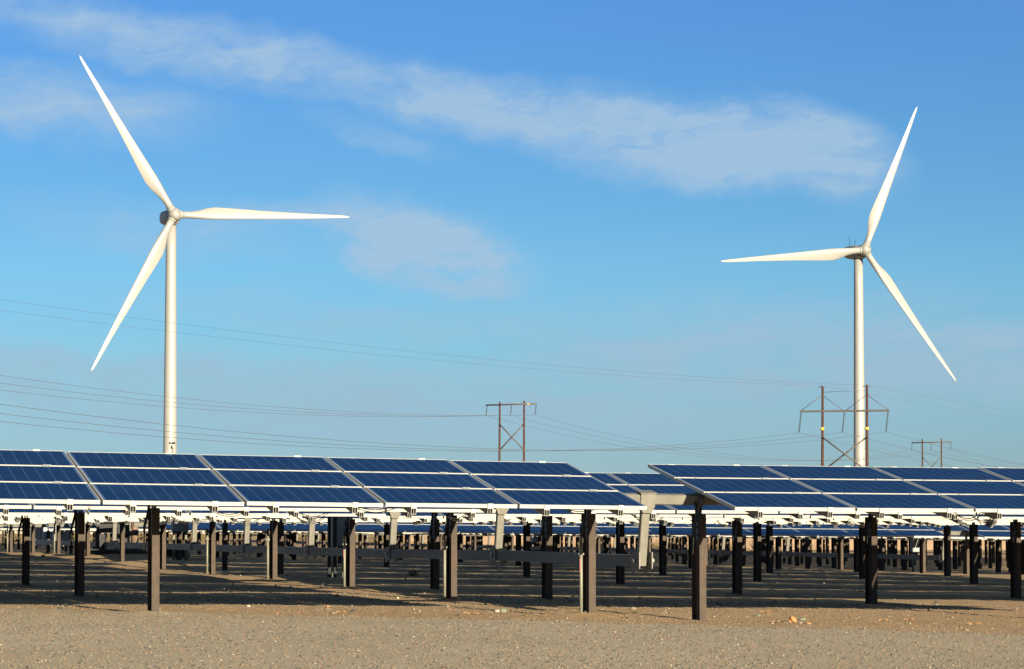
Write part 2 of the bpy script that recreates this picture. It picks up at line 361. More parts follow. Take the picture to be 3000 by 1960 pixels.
# ------------------------------------------------------------------ loose gravel and stones
def pebbles(name, n, area, rmin, rmax, cols, seed, label, ok=None, power=2.2, flat=.6):
    rg = np.random.default_rng(seed)
    xs = []; ys = []
    x = rg.uniform(-1, 1, n * 3); y = rg.uniform(area[0], area[1], n * 3)
    x = x * (y * .2046 + 1.0)
    if ok is not None: k = ok(x, y); x = x[k]; y = y[k]
    x = x[:n]; y = y[:n]; n = len(x)
    r = rmin + (rmax - rmin) * rg.uniform(0, 1, n) ** power
    z = gz(x, y) + np.where(y < road_edge(x), .012, 0)
    base = np.array([(1,0,0),(0,1,0),(-1,0,0),(0,-1,0),(0,0,1),(0,0,-.6)], float)
    fac = np.array([(0,1,4),(1,2,4),(2,3,4),(3,0,4),(1,0,5),(2,1,5),(3,2,5),(0,3,5)])
    v = base[None] * (1 + rg.uniform(-.35, .35, (n, 6, 1)))
    a = rg.uniform(0, 2*math.pi, n); ca, sa = np.cos(a), np.sin(a)
    sx = r * rg.uniform(.7, 1.3, n); sy = r * rg.uniform(.6, 1.1, n); sz = r * rg.uniform(.45, .9, n) * flat / .6
    vx = v[:, :, 0] * sx[:, None]; vy = v[:, :, 1] * sy[:, None]; vz = v[:, :, 2] * sz[:, None]
    X = x[:, None] + vx * ca[:, None] - vy * sa[:, None]; Y = y[:, None] + vx * sa[:, None] + vy * ca[:, None]; Z = z[:, None] + vz + (sz * .25)[:, None]
    co = np.stack([X, Y, Z], -1).reshape(-1, 3)
    fs = (fac[None] + (np.arange(n) * 6)[:, None, None]).reshape(-1, 3)
    me = bpy.data.meshes.new(name); me.vertices.add(len(co)); me.vertices.foreach_set('co', co.ravel())
    me.loops.add(fs.size); me.loops.foreach_set('vertex_index', fs.ravel().astype(np.int32))
    me.polygons.add(len(fs)); me.polygons.foreach_set('loop_start', np.arange(0, fs.size, 3, dtype=np.int32))
    me.polygons.foreach_set('material_index', np.repeat(rg.choice(len(cols), n, p=[c[1] for c in cols]), 8).astype(np.int32))
    me.update(calc_edges=True)
    for c in cols: me.materials.append(c[0])
    return tag(put(name, me), label, 'gravel', kind='stuff')
PB = {k: mat('stone_' + k, c, .85, 0, .15, 60) for k, c in dict(grey=(.125, .112, .088), dark=(.04, .04, .04), tan=(.185, .14, .09), pale=(.33, .30, .24), rose=(.25, .13, .10), orange=(.34, .17, .07), green=(.14, .155, .115)).items()}
mix1 = [(PB['grey'], .34), (PB['tan'], .38), (PB['dark'], .16), (PB['pale'], .03), (PB['rose'], .05), (PB['green'], .04)]
pebbles('loose_gravel', 50000, (18.5, 30), .004, .014, mix1, 3, 'fine grey and tan gravel covering the road in front', lambda x, y: y < road_edge(x), 2.0)
mix2 = [(PB['grey'], .22), (PB['tan'], .48), (PB['dark'], .12), (PB['pale'], .05), (PB['rose'], .05), (PB['orange'], .08)]
pebbles('loose_pebbles', 22000, (28, 41), .004, .016, mix2, 4, 'small tan pebbles lying on the dirt around the front posts', lambda x, y: y > road_edge(x), 3.0)
pebbles('scattered_stones', 700, (27.5, 70), .012, .04, mix2, 5, 'scattered fist sized stones on the dirt under the panels', lambda x, y: y > road_edge(x) + .3, 3.0, .7)

def on_ground(xp, yp, h=None):          # photo pixel -> point on the terrain
    t = 20.0
    while t < 400:
        x = (xp - 1500) / F * t; z = EYE + (1531 - yp) / F * t
        if z <= float(gz(x, t)): break
        t += .03
    return x, t, float(gz(x, t))
def rock(xp, yp, wpx, mat_, label, seed, fl=.7):
    x, y, z = on_ground(xp, yp); r = wpx / F * y / 2
    bm = bmesh.new(); bmesh.ops.create_icosphere(bm, subdivisions=3, radius=1); rr = random.Random(seed)
    o1 = (rr.random() * 9, rr.random() * 9)
    for v in bm.verts:
        n = float(vnoise(v.co.x * 1.3 + o1[0], v.co.y * 1.3 + v.co.z + o1[1], seed)) * .5 + float(vnoise(v.co.x * 3 + o1[1], v.co.z * 3 + v.co.y * 2, seed + 1)) * .16
        v.co = v.co * (1 + n); v.co.z *= fl; v.co.y *= .8
    me = bpy.data.meshes.new('rock'); bm.to_mesh(me); bm.free(); me.materials.append(mat_)
    for pl in me.polygons: pl.use_smooth = False
    o = put('rock', me, None, (x, y, z + r * fl * .45), (0, 0, rr.random() * 6)); o.scale = (r, r, r)
    tag(o, label, 'rock')
for a in [(2320, 1822, 34, PB['orange'], 'rounded orange rock lying on the dirt right of the tall front post', 1, .75),
          (2350, 1816, 20, PB['green'], 'flat grey green stone touching the rounded orange rock', 2, .5),
          (2365, 1828, 18, PB['orange'], 'small pale orange stone just in front of the grey green stone', 3, .5),
          (2218, 1805, 16, PB['green'], 'small green grey stone between the tall front post and the orange rock', 4, .6),
          (1518, 1768, 20, PB['green'], 'pointed grey stone on the sunlit dirt left of the front conduit', 5, .8),
          (1458, 1792, 16, PB['pale'], 'pale chip of stone beside a flat green grey one on the sunlit dirt', 6, .6),
          (1475, 1792, 22, PB['green'], 'flat green grey stone on the sunlit dirt near the front conduit', 7, .6),
          (1855, 1785, 16, PB['tan'], 'tan stone between the two tallest front posts', 8, .7),
          (178, 1786, 17, PB['dark'], 'dark round stone on the lit strip in front of the second post', 9, .7),
          (730, 1778, 11, PB['pale'], 'small white stone at the edge of the front shadow', 10, .8),
          (960, 1788, 18, PB['grey'], 'grey angular stone on the lit dirt strip', 11, .7),
          (1037, 1792, 14, PB['dark'], 'dark stone just right of the grey angular stone', 12, .8),
          (1312, 1779, 13, PB['grey'], 'grey stone at the tip of the front shadow', 13, .9),
          (2740, 1768, 13, PB['dark'], 'dark upright stone on the lit wedge at right', 14, .9),
          (2162, 1776, 12, PB['rose'], 'pinkish stone at the edge of the shadow right of the tall post', 15, .8),
          (128, 1632, 13, PB['orange'], 'orange boulder beside the far left posts and conduit', 16, .8),
          (1420, 1914, 14, PB['tan'], 'yellowish pebble on the gravel road', 17, .5)]:
    rock(*a)

# dry twigs
for (xp, yp, w, lab) in [(1380, 1800, 46, 'longest orange twig on the dirt, left of the front conduit'), (2270, 1825, 18, 'short orange twig just left of the rounded orange rock'), (2585, 1820, 24, 'orange twig on the dirt below the thick black post at right'), (2240, 1796, 30, 'thin twig near the shadow edge right of the tall front post'),
          (2660, 1818, 30, 'orange twig halfway between the thick black post and the right edge'), (1000, 1796, 30, 'orange twig on the lit dirt strip near the grey angular stone'), (2850, 1830, 40, 'orange twig on the dirt nearest the right edge')]:
    x, y, z = on_ground(xp, yp); s_ = w / F * y; m = MB()
    pts = [(x + s_ * (t - .5), y + .05 * math.sin(t * 5), float(gz(x + s_ * (t - .5), y)) + .015 + .012 * math.sin(t * 9)) for t in np.linspace(0, 1, 7)]
    m.tube(pts, .005, 5); m.tube([pts[3], (pts[3][0] + .05, pts[3][1] - .03, pts[3][2] + .03)], .003, 4)
    tag(m.build('twig', [PB['orange']]), lab, 'twig', 'dry twigs on the dirt')

# ------------------------------------------------------------------ solar tracker pieces (shared meshes)
MW, MDp, GU, PITCHM = 1.613, .970, .036, 1.645      # module width, depth, gap between modules, column pitch
def panel_frame():
    m = MB(); w, d, t, l = MW / 2, MDp / 2, .045, .011
    m.box((-w, -d, -t), (w, -d + l, 0)); m.box((-w, d - l, -t), (w, d, 0))
    m.box((-w, -d + l, -t), (-w + l, d - l, 0)); m.box((w - l, -d + l, -t), (w, d - l, 0))
    return m
def glass_part(m):
    w, d, l = MW / 2 - .014, MDp / 2 - .014, 0
    b = len(m.v); m.add([(-w, -d, -.003), (w, -d, -.003), (w, d, -.003), (-w, d, -.003)], [(0, 1, 2, 3)], 1)
    m.add([(-w, -d, -.010), (w, -d, -.010), (w, d, -.010), (-w, d, -.010)], [(3, 2, 1, 0)], 2)
    return m
def with_uv(me):
    uvl = me.uv_layers.new(name='UVMap'); w, d = MW / 2 - .014, MDp / 2 - .014
    for pl in me.polygons:
        for li in pl.loop_indices:
            c = me.vertices[me.loops[li].vertex_index].co
            uvl.data[li].uv = ((c.x + w) / (2 * w), (c.y + d) / (2 * d))
    return me
ME_frame = panel_frame().mesh('panel_frame', [M_frame])
def _glass():
    m = MB(); glass_part(m); m.m = [0, 1]
    me = bpy.data.meshes.new('glass'); me.from_pydata(m.v, [], m.f); me.materials.append(M_glass); me.materials.append(M_back)
    me.polygons.foreach_set('material_index', [0, 1]); return with_uv(me)
ME_glass = _glass()
def _panel():
    m = panel_frame(); glass_part(m)
    me = bpy.data.meshes.new('solar_panel'); me.from_pydata(m.v, [], m.f)
    for x in (M_frame, M_glass, M_back): me.materials.append(x)
    me.polygons.foreach_set('material_index', m.m); return with_uv(me)
ME_panel = _panel()
VOFF = [-(MDp + GU), 0, MDp + GU]
HALF = MDp * 1.5 + GU
TUBE_DROP = .192                                 # tube centre below the glass plane
def _rail(ml, clamps=True):
    m = ml; y0, y1 = -HALF - .012, HALF + .005
    m.box((-.032, y0, -.052), (.032, y1, -.046)); m.box((-.032, y0, -.128), (.032, y1, -.122))
    for x in (-.032, -.003, .026): m.box((x, y0, -.122), (x + .006, y1, -.052))
    if clamps:
        m.box((-.034, y0 - .004, -.056), (.034, y0 + .018, .003), 1); m.box((-.016, y0 - .012, -.050), (.016, y0 - .004, -.030), 1)
        m.box((-.045, HALF - .012, -.05), (.045, HALF + .010, .005), 1)
        for s in (-1, 1):
            c = s * (MDp + GU) / 2; m.box((-.05, c - .022, .001), (.05, c + .022, .004), 1)
    return m
ME_rail = _rail(MB()).mesh('rail', [M_rail, M_clamp])
FR = (.215, .785)
# posts: deep I section, the narrow flanges facing along v
def _post():
    m = MB(); fw, dp, ft, wt = .046, .130, .011, .005; z0, z1 = -2.6, 0
    m.box((-fw, -dp, z0), (fw, -dp + ft, z1)); m.box((-fw, dp - ft, z0), (fw, dp, z1)); m.box((-wt, -dp + ft, z0), (wt, dp - ft, z1))
    return m
ME_post = _post().mesh('post', [M_post])
def _bearing():                                   # origin at the tube centre
    m = MB()
    Mx = Matrix.Rotation(R_(90), 4, 'Y')
    m.lathe([(.072, -.03), (.112, -.03), (.118, -.015), (.118, .015), (.112, .03), (.072, .03)], 20, 0, Mx)
    poly = [(-.075, -.09), (.075, -.09), (.05, -.15), (.042, -.22), (.042, -.52), (-.042, -.52), (-.042, -.22), (-.05, -.15)]
    My = Matrix(((0, 0, 1, 0), (1, 0, 0, 0), (0, 1, 0, 0), (0, 0, 0, 1)))
    m.prism(poly, -.026, -.014, 0, My); m.prism(poly[:4] + [(.042, -.24), (-.042, -.24)] + poly[6:], .010, .022, 0, My)
    for z in (-.27, -.36, -.45):
        for y in (-.025, .025): m.box((-.038, y - .01, z - .01), (-.026, y + .01, z + .01), 1)
    return m
ME_bearing = _bearing().mesh('bearing', [M_dark_galv, M_rubber])
def _bearing_far():
    m = MB(); m.box((-.03, -.09, -.11), (.03, .09, .09)); m.box((-.02, -.045, -.25), (.02, .045, -.11)); return m
ME_bearing_far = _bearing_far().mesh('bearing', [M_dark_galv])
ME_flex = (lambda m: (m.tube([(-.02 + .02 * math.sin(t * 3), .03 - .16 * t, -.02 - .22 * t + .10 * math.sin(t * 3.1)) for t in np.linspace(0, 1, 9)] + [(-.07, -.15, -.42), (-.07, -.15, -.70)], .018, 8), m)[1])(MB()).mesh('flexible_conduit', [M_rubber])
def _conduit(h, red=False):
    m = MB(); m.lathe([(.021, -1.1), (.021, h - .05)], 12); m.lathe([(.028, h - .07), (.026, h - .004), (.022, h)], 12)
    m.box((-.035, -.012, h - .22), (.035, .028, h - .195), 1)
    if red: m.box((-.0215, -.016, h - .44), (-.014, .004, h - .27), 2)
    return m
ME_conduit = _conduit(0).mesh('conduit', [M_pvc, M_steel, M_red]); ME_conduit_red = _conduit(0, True).mesh('conduit', [M_pvc, M_steel, M_red])
def _arm():                                       # drive arm, hangs from the tube along local -z
    m = MB()
    def rr(w, h, c):
        return [(-w + c, -h), (w - c, -h), (w, -h + c), (w, h - c), (w - c, h), (-w + c, h), (-w, h - c), (-w, -h + c)]
    My = Matrix(((0, 0, 1, 0), (1, 0, 0, 0), (0, 1, 0, 0), (0, 0, 0, 1)))
    # collar round the tube: two side plates with tapered lower corners, and top / front plates
    Mf = Matrix(((1, 0, 0, 0), (0, 0, 1, 0), (0, 1, 0, 0), (0, 0, 0, 1)))
    poly = [(-.098, .085), (.098, .085), (.098, -.085), (.058, -.165), (-.058, -.165), (-.098, -.085)]
    m.prism(poly, -.085, -.073, 0, Mf); m.prism(poly, .073, .085, 0, Mf)
    m.box((-.11, -.10, .0855), (.11, .10, .096)); m.box((-.098, -.073, -.082), (-.090, .073, .085)); m.box((.090, -.073, -.082), (.098, .073, .085))
    m.prism(rr(.056, .046, .010), -.86, -.120, 0)
    return m
ME_arm = _arm().mesh('drive_arm', [M_steel])
def _clevis():                                    # end plates and pin; origin on the pin
    m = MB()
    for x in (-.092, .080):
        m.prism([(-.16, -.10), (.02, -.155), (.12, -.155), (.12, -.10), (.16, .02), (.12, .11), (-.16, .11)], x, x + .012, 0, Matrix(((0, 0, 1, 0), (1, 0, 0, 0), (0, 1, 0, 0), (0, 0, 0, 1))))
    m.lathe([(.016, -.10), (.016, .17)], 12, 1, Matrix.Rotation(R_(90), 4, 'Y'))
    m.lathe([(.034, .095), (.034, .106)], 14, 1, Matrix.Rotation(R_(90), 4, 'Y')); m.lathe([(.030, .155), (.030, .163)], 14, 1, Matrix.Rotation(R_(90), 4, 'Y'))
    m.lathe([(.034, -.112), (.034, -.100)], 14, 1, Matrix.Rotation(R_(90), 4, 'Y'))
    return m
ME_clevis = _clevis().mesh('clevis', [M_steel, M_clamp])

def hmid(k, m):                                   # glass plane height at its middle, relative to the eye
    if k == 0: return .494 - .011 * (m - .225) if m < .8 else .487 - .0045 * (m - 1.343)
    if k == 1: return .492 - .006 * m if m < .8 else .490 - .003 * m
    if k <= 6 or m < 1.0: return .432 - .019 * (k - 2) - .0035 * (m - 3)
    return .135 - .0108 * (m - 1.3) - .012 * (k - 7)
def tilt(k, m):
    if k == 0: return 11.4 + (.12 * (-m) if m < .8 else .03 * m)
    return 11.5 + .25 * math.sin(k * 1.7 + m * .2)
ORD = ['front', 'second', 'third', 'fourth', 'fifth', 'sixth', 'seventh', 'eighth', 'ninth', 'tenth', 'eleventh', 'twelfth', 'thirteenth', 'fourteenth', 'fifteenth', 'sixteenth', 'seventeenth', 'eighteenth', 'nineteenth', 'twentieth', 'twenty-first', 'twenty-second', 'twenty-third', 'twenty-fourth', 'twenty-fifth', 'twenty-sixth', 'twenty-seventh']
trackers = {}
def tracker(k, m0, n, posts, tube_to, label, arm=None, tube_from=None, detail=2):
    v = V(k); x0, y0 = P(m0, v)
    root = empty('solar_tracker', (x0, y0, float(gz(x0, y0, 0))), (0, 0, ROT))
    zb = root.location.z
    tag(root, label, 'solar array', 'tracker tables of the solar field')
    L = n * PITCHM
    def zt(m): return EYE + hmid(k, m) - TUBE_DROP * .98 - zb
    slope = (zt(m0 + L) - zt(m0 + .01)) / L
    rnd2 = random.Random(k * 31 + int(m0 * 3))
    bulk = MB() if detail == 0 else None; rails = MB() if detail <= 1 else None
    for i in range(n):
        mc = m0 + (i + .5) * PITCHM; tl = R_(tilt(k, mc) + rnd2.uniform(-.12, .12)); z = zt(mc) + rnd2.uniform(-.003, .003)
        Mt = Matrix.Translation((mc - m0, 0, z)) @ Matrix.Rotation(tl, 4, 'X')
        up = TUBE_DROP
        for vo in VOFF:
            pos = Mt @ Vector((0, vo, up))
            if detail == 0:
                MM = Matrix.Translation(pos) @ Matrix.Rotation(tl, 4, 'X'); mm = panel_frame(); glass_part(mm)
                b = len(bulk.v); bulk.v += [tuple(MM @ Vector(q)) for q in mm.v]; bulk.f += [tuple(b + j for j in f) for f in mm.f]; bulk.m += mm.m
            elif k <= 1:
                o = put('solar_panel', ME_frame, root, pos, (tl, -math.atan(slope), 0)); put('glass', ME_glass, o)
            else: put('solar_panel', ME_panel, root, pos, (tl, -math.atan(slope), 0))
        for fr in FR:
            pos = Mt @ Vector(((fr - .5) * PITCHM, 0, up))
            if rails is None: put('rail', ME_rail, root, pos, (tl, 0, 0))
            else:
                MM = Matrix.Translation(pos) @ Matrix.Rotation(tl, 4, 'X'); mm = _rail(MB(), detail > 0)
                b = len(rails.v); rails.v += [tuple(MM @ Vector(q)) for q in mm.v]; rails.f += [tuple(b + j for j in f) for f in mm.f]; rails.m += mm.m; rails.sm += mm.sm
    if bulk is not None:
        me = bpy.data.meshes.new('solar_panels'); me.from_pydata(bulk.v, [], bulk.f)
        for x in (M_frame, M_glass, M_back): me.materials.append(x)
        me.polygons.foreach_set('material_index', bulk.m); uvl = me.uv_layers.new(name='UVMap')
        uvs = []
        for j in range(len(me.loops) // 4): uvs += [0, 0, 1, 0, 1, 1, 0, 1]
        uvl.data.foreach_set('uv', uvs); tag(put('solar_panels', me, root), kind='stuff')
    if rails is not None: tag(rails.build('rails', [M_rail, M_clamp], root), kind='stuff')
    # torque tube: rounded square section
    a = (tube_from if tube_from is not None else m0) - m0; b = tube_to - m0; m = MB(); h, c = .065, .016
    oct_ = [(-h + c, -h), (h - c, -h), (h, -h + c), (h, h - c), (h - c, h), (-h + c, h), (-h, h - c), (-h, -h + c)]
    tl = R_(tilt(k, m0 + L / 2))
    m.prism(oct_, a, b, 0, Matrix(((0, 0, 1, 0), (1, 0, 0, 0), (0, 1, 0, 0), (0, 0, 0, 1))))
    o = m.build('torque_tube', [M_steel], root, (0, 0, zt(m0 + .01)), (0, 0, 0)); o.rotation_euler = Euler((tl, -math.atan(slope), 0))
    for j, pm in enumerate(posts):
        zz = zt(pm); put('post', ME_post, root, (pm - m0, 0, zz - .195), (0, 0, R_(rnd2.uniform(-2.5, 2.5))))
        put('bearing', ME_bearing if k < 4 else ME_bearing_far, root, (pm - m0 + .0, 0, zz))
        if k <= 2: put('flexible_conduit', ME_flex, root, (pm - m0 - .07, .0, zz))
    if arm is not None:
        zz = zt(arm) + slope * 0; A = put('drive_arm', ME_arm, root, (arm - m0, 0, zz), (R_(tilt(k, arm)), 0, 0))
        trackers[(k, arm)] = (arm, v, zz + zb, tilt(k, arm))
    root['_'] = 0; del root['_']
    return root, zt, zb

LARM = .774
roots = {}
for k in range(0, 11):
    mv = -7.32 + .1157 * V(k); n = max(4, int(math.ceil((.225 - mv) / PITCHM)) + 2)
    m0 = .225 - n * PITCHM; posts = [q for q in (0, -5.5, -11.1, -16.6) if q > m0 + .05]
    lb = f'tilted table of blue solar panels left of the drive arm in the {ORD[k]} row back'
    if k == 0: lb = 'front left table of blue solar panels, nearest the road, ending beside the crank arm'
    roots[('L', k)] = tracker(k, m0, n, posts, 1.35, lb, arm=LARM, detail=2 if k < 6 else 1)
tracker(0, 1.343, 5, [1.5, 7.0], 10.1, 'front right table of blue solar panels, its left end open to the bare tube', tube_from=1.352, detail=2)
for k in range(1, 7):
    tracker(k, 1.343, 15, [1.5, 6.88 if k == 1 else 7.17, 12.82, 18.45, 24.1], 26.6, f'tilted table of blue solar panels right of the drive arm in the {ORD[k]} row back', tube_from=1.352, detail=2 if k < 4 else 1)
for k in range(7, 27):
    d = 1 if k < 11 else 0
    tracker(k, 1.9, 15, ([2.1, 7.4, 12.9, 18.5, 24.1, 26.4] if k < 9 else [2.1 + 4.05 * q for q in range(7)]), 27.75, f'low lying panel table of the {ORD[k]} row back, middle of the field', tube_from=1.3, arm=27.2, detail=d)
    n2 = 11 if k < 10 else int(max(12, math.ceil((6.17 + .571 * V(k) + 3 - 27.77) / PITCHM)))
    tracker(k, 27.77, n2, [27.95 + (5.5 if k < 9 else 3.9) * q for q in range(int(n2 * PITCHM / (5.5 if k < 9 else 3.9)) + 1)], 27.77 + n2 * PITCHM, f'low lying panel table of the {ORD[k]} row back, right end of the field', tube_from=27.76, detail=d)

# conduits strapped to the posts beside the drive line
for k in (0, 1, 2, 3, 4, 8, 9, 10):
    root, zt, zb = roots[('L', k)]; m0 = None
    pos = root.matrix_basis.inverted() @ Vector((*P(-.135, V(k) - .10), 0))
    top = .955 + .012 * math.sin(k * 2) if k else .93
    pos.z = float(gz(*P(-.135, V(k)), 0)) + top - zb
    c = put('conduit', ME_conduit_red if k in (0, 2) else ME_conduit, root, pos)

# drive linkages (push bars between the arms)
def linkage(keys, label):
    first = trackers[keys[0]]; x, y = P(first[0], first[1]); zb = float(gz(x, y, 0))
    root = empty('drive_linkage', (x, y, zb), (0, 0, ROT)); tag(root, label, 'push bar')
    def pin(t):
        m, v, z, tl = t; s = .80
        return Vector((m - first[0], v + s * math.sin(R_(tl)) - first[1], z - s * math.cos(R_(tl)) - zb))
    for a, b in zip(keys[:-1], keys[1:]):
        pa, pb = pin(trackers[a]), pin(trackers[b]); d = pb - pa; L = d.length; m = MB()
        m.box((-.075, .14, -.078), (.075, L - .15, .070))
        m.build('push_bar', [M_dark_galv], root, pa, (math.atan2(d.z, d.y), 0, 0))
    for a in keys: put('clevis', ME_clevis, root, pin(trackers[a]))
linkage([(k, LARM) for k in range(0, 11)], 'dark rectangular drive bar running under the panel rows beside the conduits')
linkage([(k, 27.2) for k in range(7, 27)], 'distant drive bar running under the low rows at the right of the field')

# hanging cables under the near rows
def cable_loops(k, m_list, side):
    for (m, w, d) in m_list:
        v = V(k) - 1.2; x, y = P(m, v)
        z = EYE + hmid(k, m) - .30
        mm = MB(); pts = []
        for t in np.linspace(-1, 1, 11):
            px_, py_ = P(m + w * t, v + .05 * t); pts.append((px_, py_, z - d * (1 - t * t)))
        mm.tube(pts, .006, 6)
        pts2 = [(a + .01, b - .03, c - .03 * (1 - t * t)) for (a, b, c), t in zip(pts, np.linspace(-.8, .8, 11))]
        mm.tube(pts2, .005, 6)
        par = roots[('L', k)][0] if side == 'L' else roots_r[k]
        o = mm.build('cable', [M_rubber]); o.parent = par; o.matrix_parent_inverse = par.matrix_world.inverted() if False else (Matrix.Translation(par.location) @ Euler((0, 0, ROT)).to_matrix().to_4x4()).inverted()
roots_r = {}
for o in list(COL.objects):
    if o.name.startswith('solar_tracker') and abs((o.matrix_basis.inverted() @ Vector((*P(1.343, V(0)), 0))).x) < .02:
        for k in range(7):
            if abs(Vector(o.location[:2]).__sub__(Vector(P(1.343, V(k)))).length) < .05: roots_r[k] = o
cable_loops(0, [(-3.1, .35, .08), (-.55, .25, .07)], 'L')
cable_loops(1, [(-.3, .22, .14), (-3.6, .3, .10), (-2.4, .3, .12)], 'L')
cable_loops(2, [(-1.0, .3, .14), (-3.0, .4, .15)], 'L'); cable_loops(3, [(-.8, .3, .15), (-2.5, .4, .15)], 'L')
cable_loops(0, [(4.7, .26, .12), (6.4, .3, .10)], 'R'); cable_loops(1, [(2.6, .3, .12), (8.2, .28, .14)], 'R'); cable_loops(2, [(5, .3, .15), (8.6, .3, .15)], 'R'); cable_loops(3, [(9, .3, .15), (12, .3, .15)], 'R')

# ------------------------------------------------------------------ drive unit and electrical boxes
def at(xp, Z, rel=None):
    return ((xp - 1500) / F * Z, Z)
x, y = at(350, 73); zg = float(gz(x, y, 0))
du = empty('drive_motor_unit', (x, y, zg), (0, 0, 0)); tag(du, 'blue actuator bracket and rusty pipe column on a dark steel skid under the left rows', 'drive unit')
m = MB(); m.box((-1.15, -.5, .02), (2.0, .5, .16)); m.box((1.0, -.55, -.2), (2.02, .4, .2)); m.box((-.55, -.4, -.3), (-.35, .2, .1)); m.build('skid', [M_skid], du)
m = MB(); m.box((-.66, -.16, .62), (.34, .16, .64)); m.box((-.66, -.02, .64), (.34, .02, .93)); m.box((-.66, -.16, .93), (.34, .16, .95)); m.box((-.66, -.15, .16), (-.40, .15, .60)); m.box((-.05, -.16, .30), (.34, .16, .60)); m.build('frame_beam', [M_skid], du)
m = MB(); m.prism([(-.18, 0), (.16, 0), (.10, .05), (.06, .34), (.0, .34), (-.16, .05)], -.10, .10, 0, Matrix(((1, 0, 0, .05), (0, 0, 1, 0), (0, 1, 0, .955), (0, 0, 0, 1)))); m.box((.16, -.08, 1.02), (.42, .08, 1.28)); m.build('blue_bracket', [M_blue], du)
m = MB(); m.lathe([(.105, .15), (.105, 1.26)], 20, 0, Matrix.Translation((.50, -.3, 0))); m.build('pipe_column', [M_rust], du)
m = MB(); m.tube([(.37, -.32, .05), (.37, -.32, .9), (.34, -.3, 1.15), (.30, -.25, 1.22)], .022, 8); m.lathe([(.03, .86), (.03, .96)], 10, 0, Matrix.Translation((.37, -.32, 0))); m.build('conduit', [M_pvc], du)
m = MB(); m.lathe([(.03, -.04), (.12, -.04), (.12, .04), (.03, .04)], 18, 0, Matrix.Translation((.76, -.3, 1.12)) @ Matrix.Rotation(R_(65), 4, 'Y')); m.build('gear_housing', [M_clamp], du)
m = MB(); m.tube([(.15, 0, 1.17), (.45, 0, 1.17)], .07, 12); m.build('motor', [M_rust], du)

def cabinet(xp, Z, w, d, h, label, legs=0, name='electrical_cabinet', rel_top=None, group=None, rz=0.32):
    x, y = at(xp, Z); zg = float(gz(x, y, 0)); top = EYE + rel_top - zg
    r = empty(name, (x, y, zg), (0, 0, rz)); tag(r, label, 'electrical box', group)
    m = MB(); z0 = top - h
    m.box((-w/2, -d/2, z0), (w/2, d/2, top)); m.box((-w/2 - .02, -d/2 - .03, top), (w/2 + .02, d/2 + .02, top + .02)); m.build('housing', [M_box], r)
    m = MB(); m.box((-w/2 + .02, -d/2 - .012, z0 + .03), (w/2 - .02, -d/2 - .002, top - .03)); dr = m.build('door', [M_box], r)
    m = MB(); m.box((w/2 - .07, -d/2 - .035, z0 + h*.45), (w/2 - .05, -d/2 - .013, z0 + h*.58)); m.build('handle', [M_black], dr)
    for i in range(legs):
        m = MB(); xx = (-w/2 + .05) + (w - .1) * i / max(1, legs - 1)
        m.lathe([(.035, -.1), (.035, z0)], 12, 0, Matrix.Translation((xx, 0, 0))); m.build('leg', [M_pvc], r)
    return r
cabinet(992, 52, .32, .22, .62, 'grey combiner box on conduit legs left of the third lit post', 2, 'combiner_box', .13)
m = MB()
x, y = at(968, 51.5); zg = float(gz(x, y, 0)); r = empty('capped_pipe', (x, y, zg)); tag(r, 'pair of tall dark capped pipes standing left of the combiner box', 'pipe')
for i, dx in enumerate((-.02, .10)):
    m = MB(); m.lathe([(.038, 0), (.038, EYE + .12 - zg), (.05, EYE + .121 - zg), (.05, EYE + .15 - zg), (.03, EYE + .17 - zg)], 14, 0, Matrix.Translation((dx, .0, 0))); m.build('pipe', [M_dark_galv], r)
cabinet(528, 66, .42, .2, .42, 'dark control box with conduits beside the drive unit', 2, 'combiner_box', .18)
cabinet(2680, 86, .28, .2, .46, 'pale grey junction box on a post under the right rows', 1, 'junction_box', -.55)
cabinet(1566, 120, .28, .2, .4, 'far small junction box left of the tall front posts', 1, 'junction_box', -.55)
cabinet(108, 97, .42, .3, 1.0, 'first blue grey inverter cabinet from the left edge, between far posts', 0, rel_top=.09)
cabinet(141, 99, .38, .3, 1.0, 'second inverter cabinet from the left, close to its wider neighbour', 0, rel_top=.09)
cabinet(172, 97, .40, .3, 1.0, 'third inverter cabinet from the left, behind the conduit', 0, rel_top=.08)
cabinet(198, 98, .36, .3, 1.0, 'narrow inverter cabinet with a pipe, just left of the second front post', 0, rel_top=.07)

# anemometer mast behind the front table
x, y = P(-5.015, 1.50); zg = EYE + .80; r = empty('anemometer', (x, y, zg)); tag(r, 'small cup anemometer on a short mast clamped to the panel edge before the left tower', 'weather sensor')
zt_ = .195
m = MB(); m.tube([(0, 0, -.12), (0, 0, zt_ - .06)], .008, 8); m.lathe([(.012, zt_ - .12), (.012, zt_ - .10)], 10); m.box((-.03, -.02, -.03), (.03, .012, .0)); m.build('mast', [M_steel], r)
m = MB(); m.tube([(-.006, 0, zt_ - .07), (-.012, 0, zt_ - .04), (-.010, 0, zt_ - .005)], [.016, .010, .004], 10); m.tube([(-.03, 0, zt_ - .0), (.022, 0, zt_ + .002)], .003, 6); m.build('rotor_body', [M_black], r)
for dx, dy in ((-.03, 0), (.024, 0), (0, .028)):
    m = MB(); m.lathe([(.002, -.013), (.011, -.010), (.014, 0), (.011, .010), (.002, .013)], 12, 0, Matrix.Translation((dx, dy, zt_ + .001))); m.build('cup', [M_black], r)

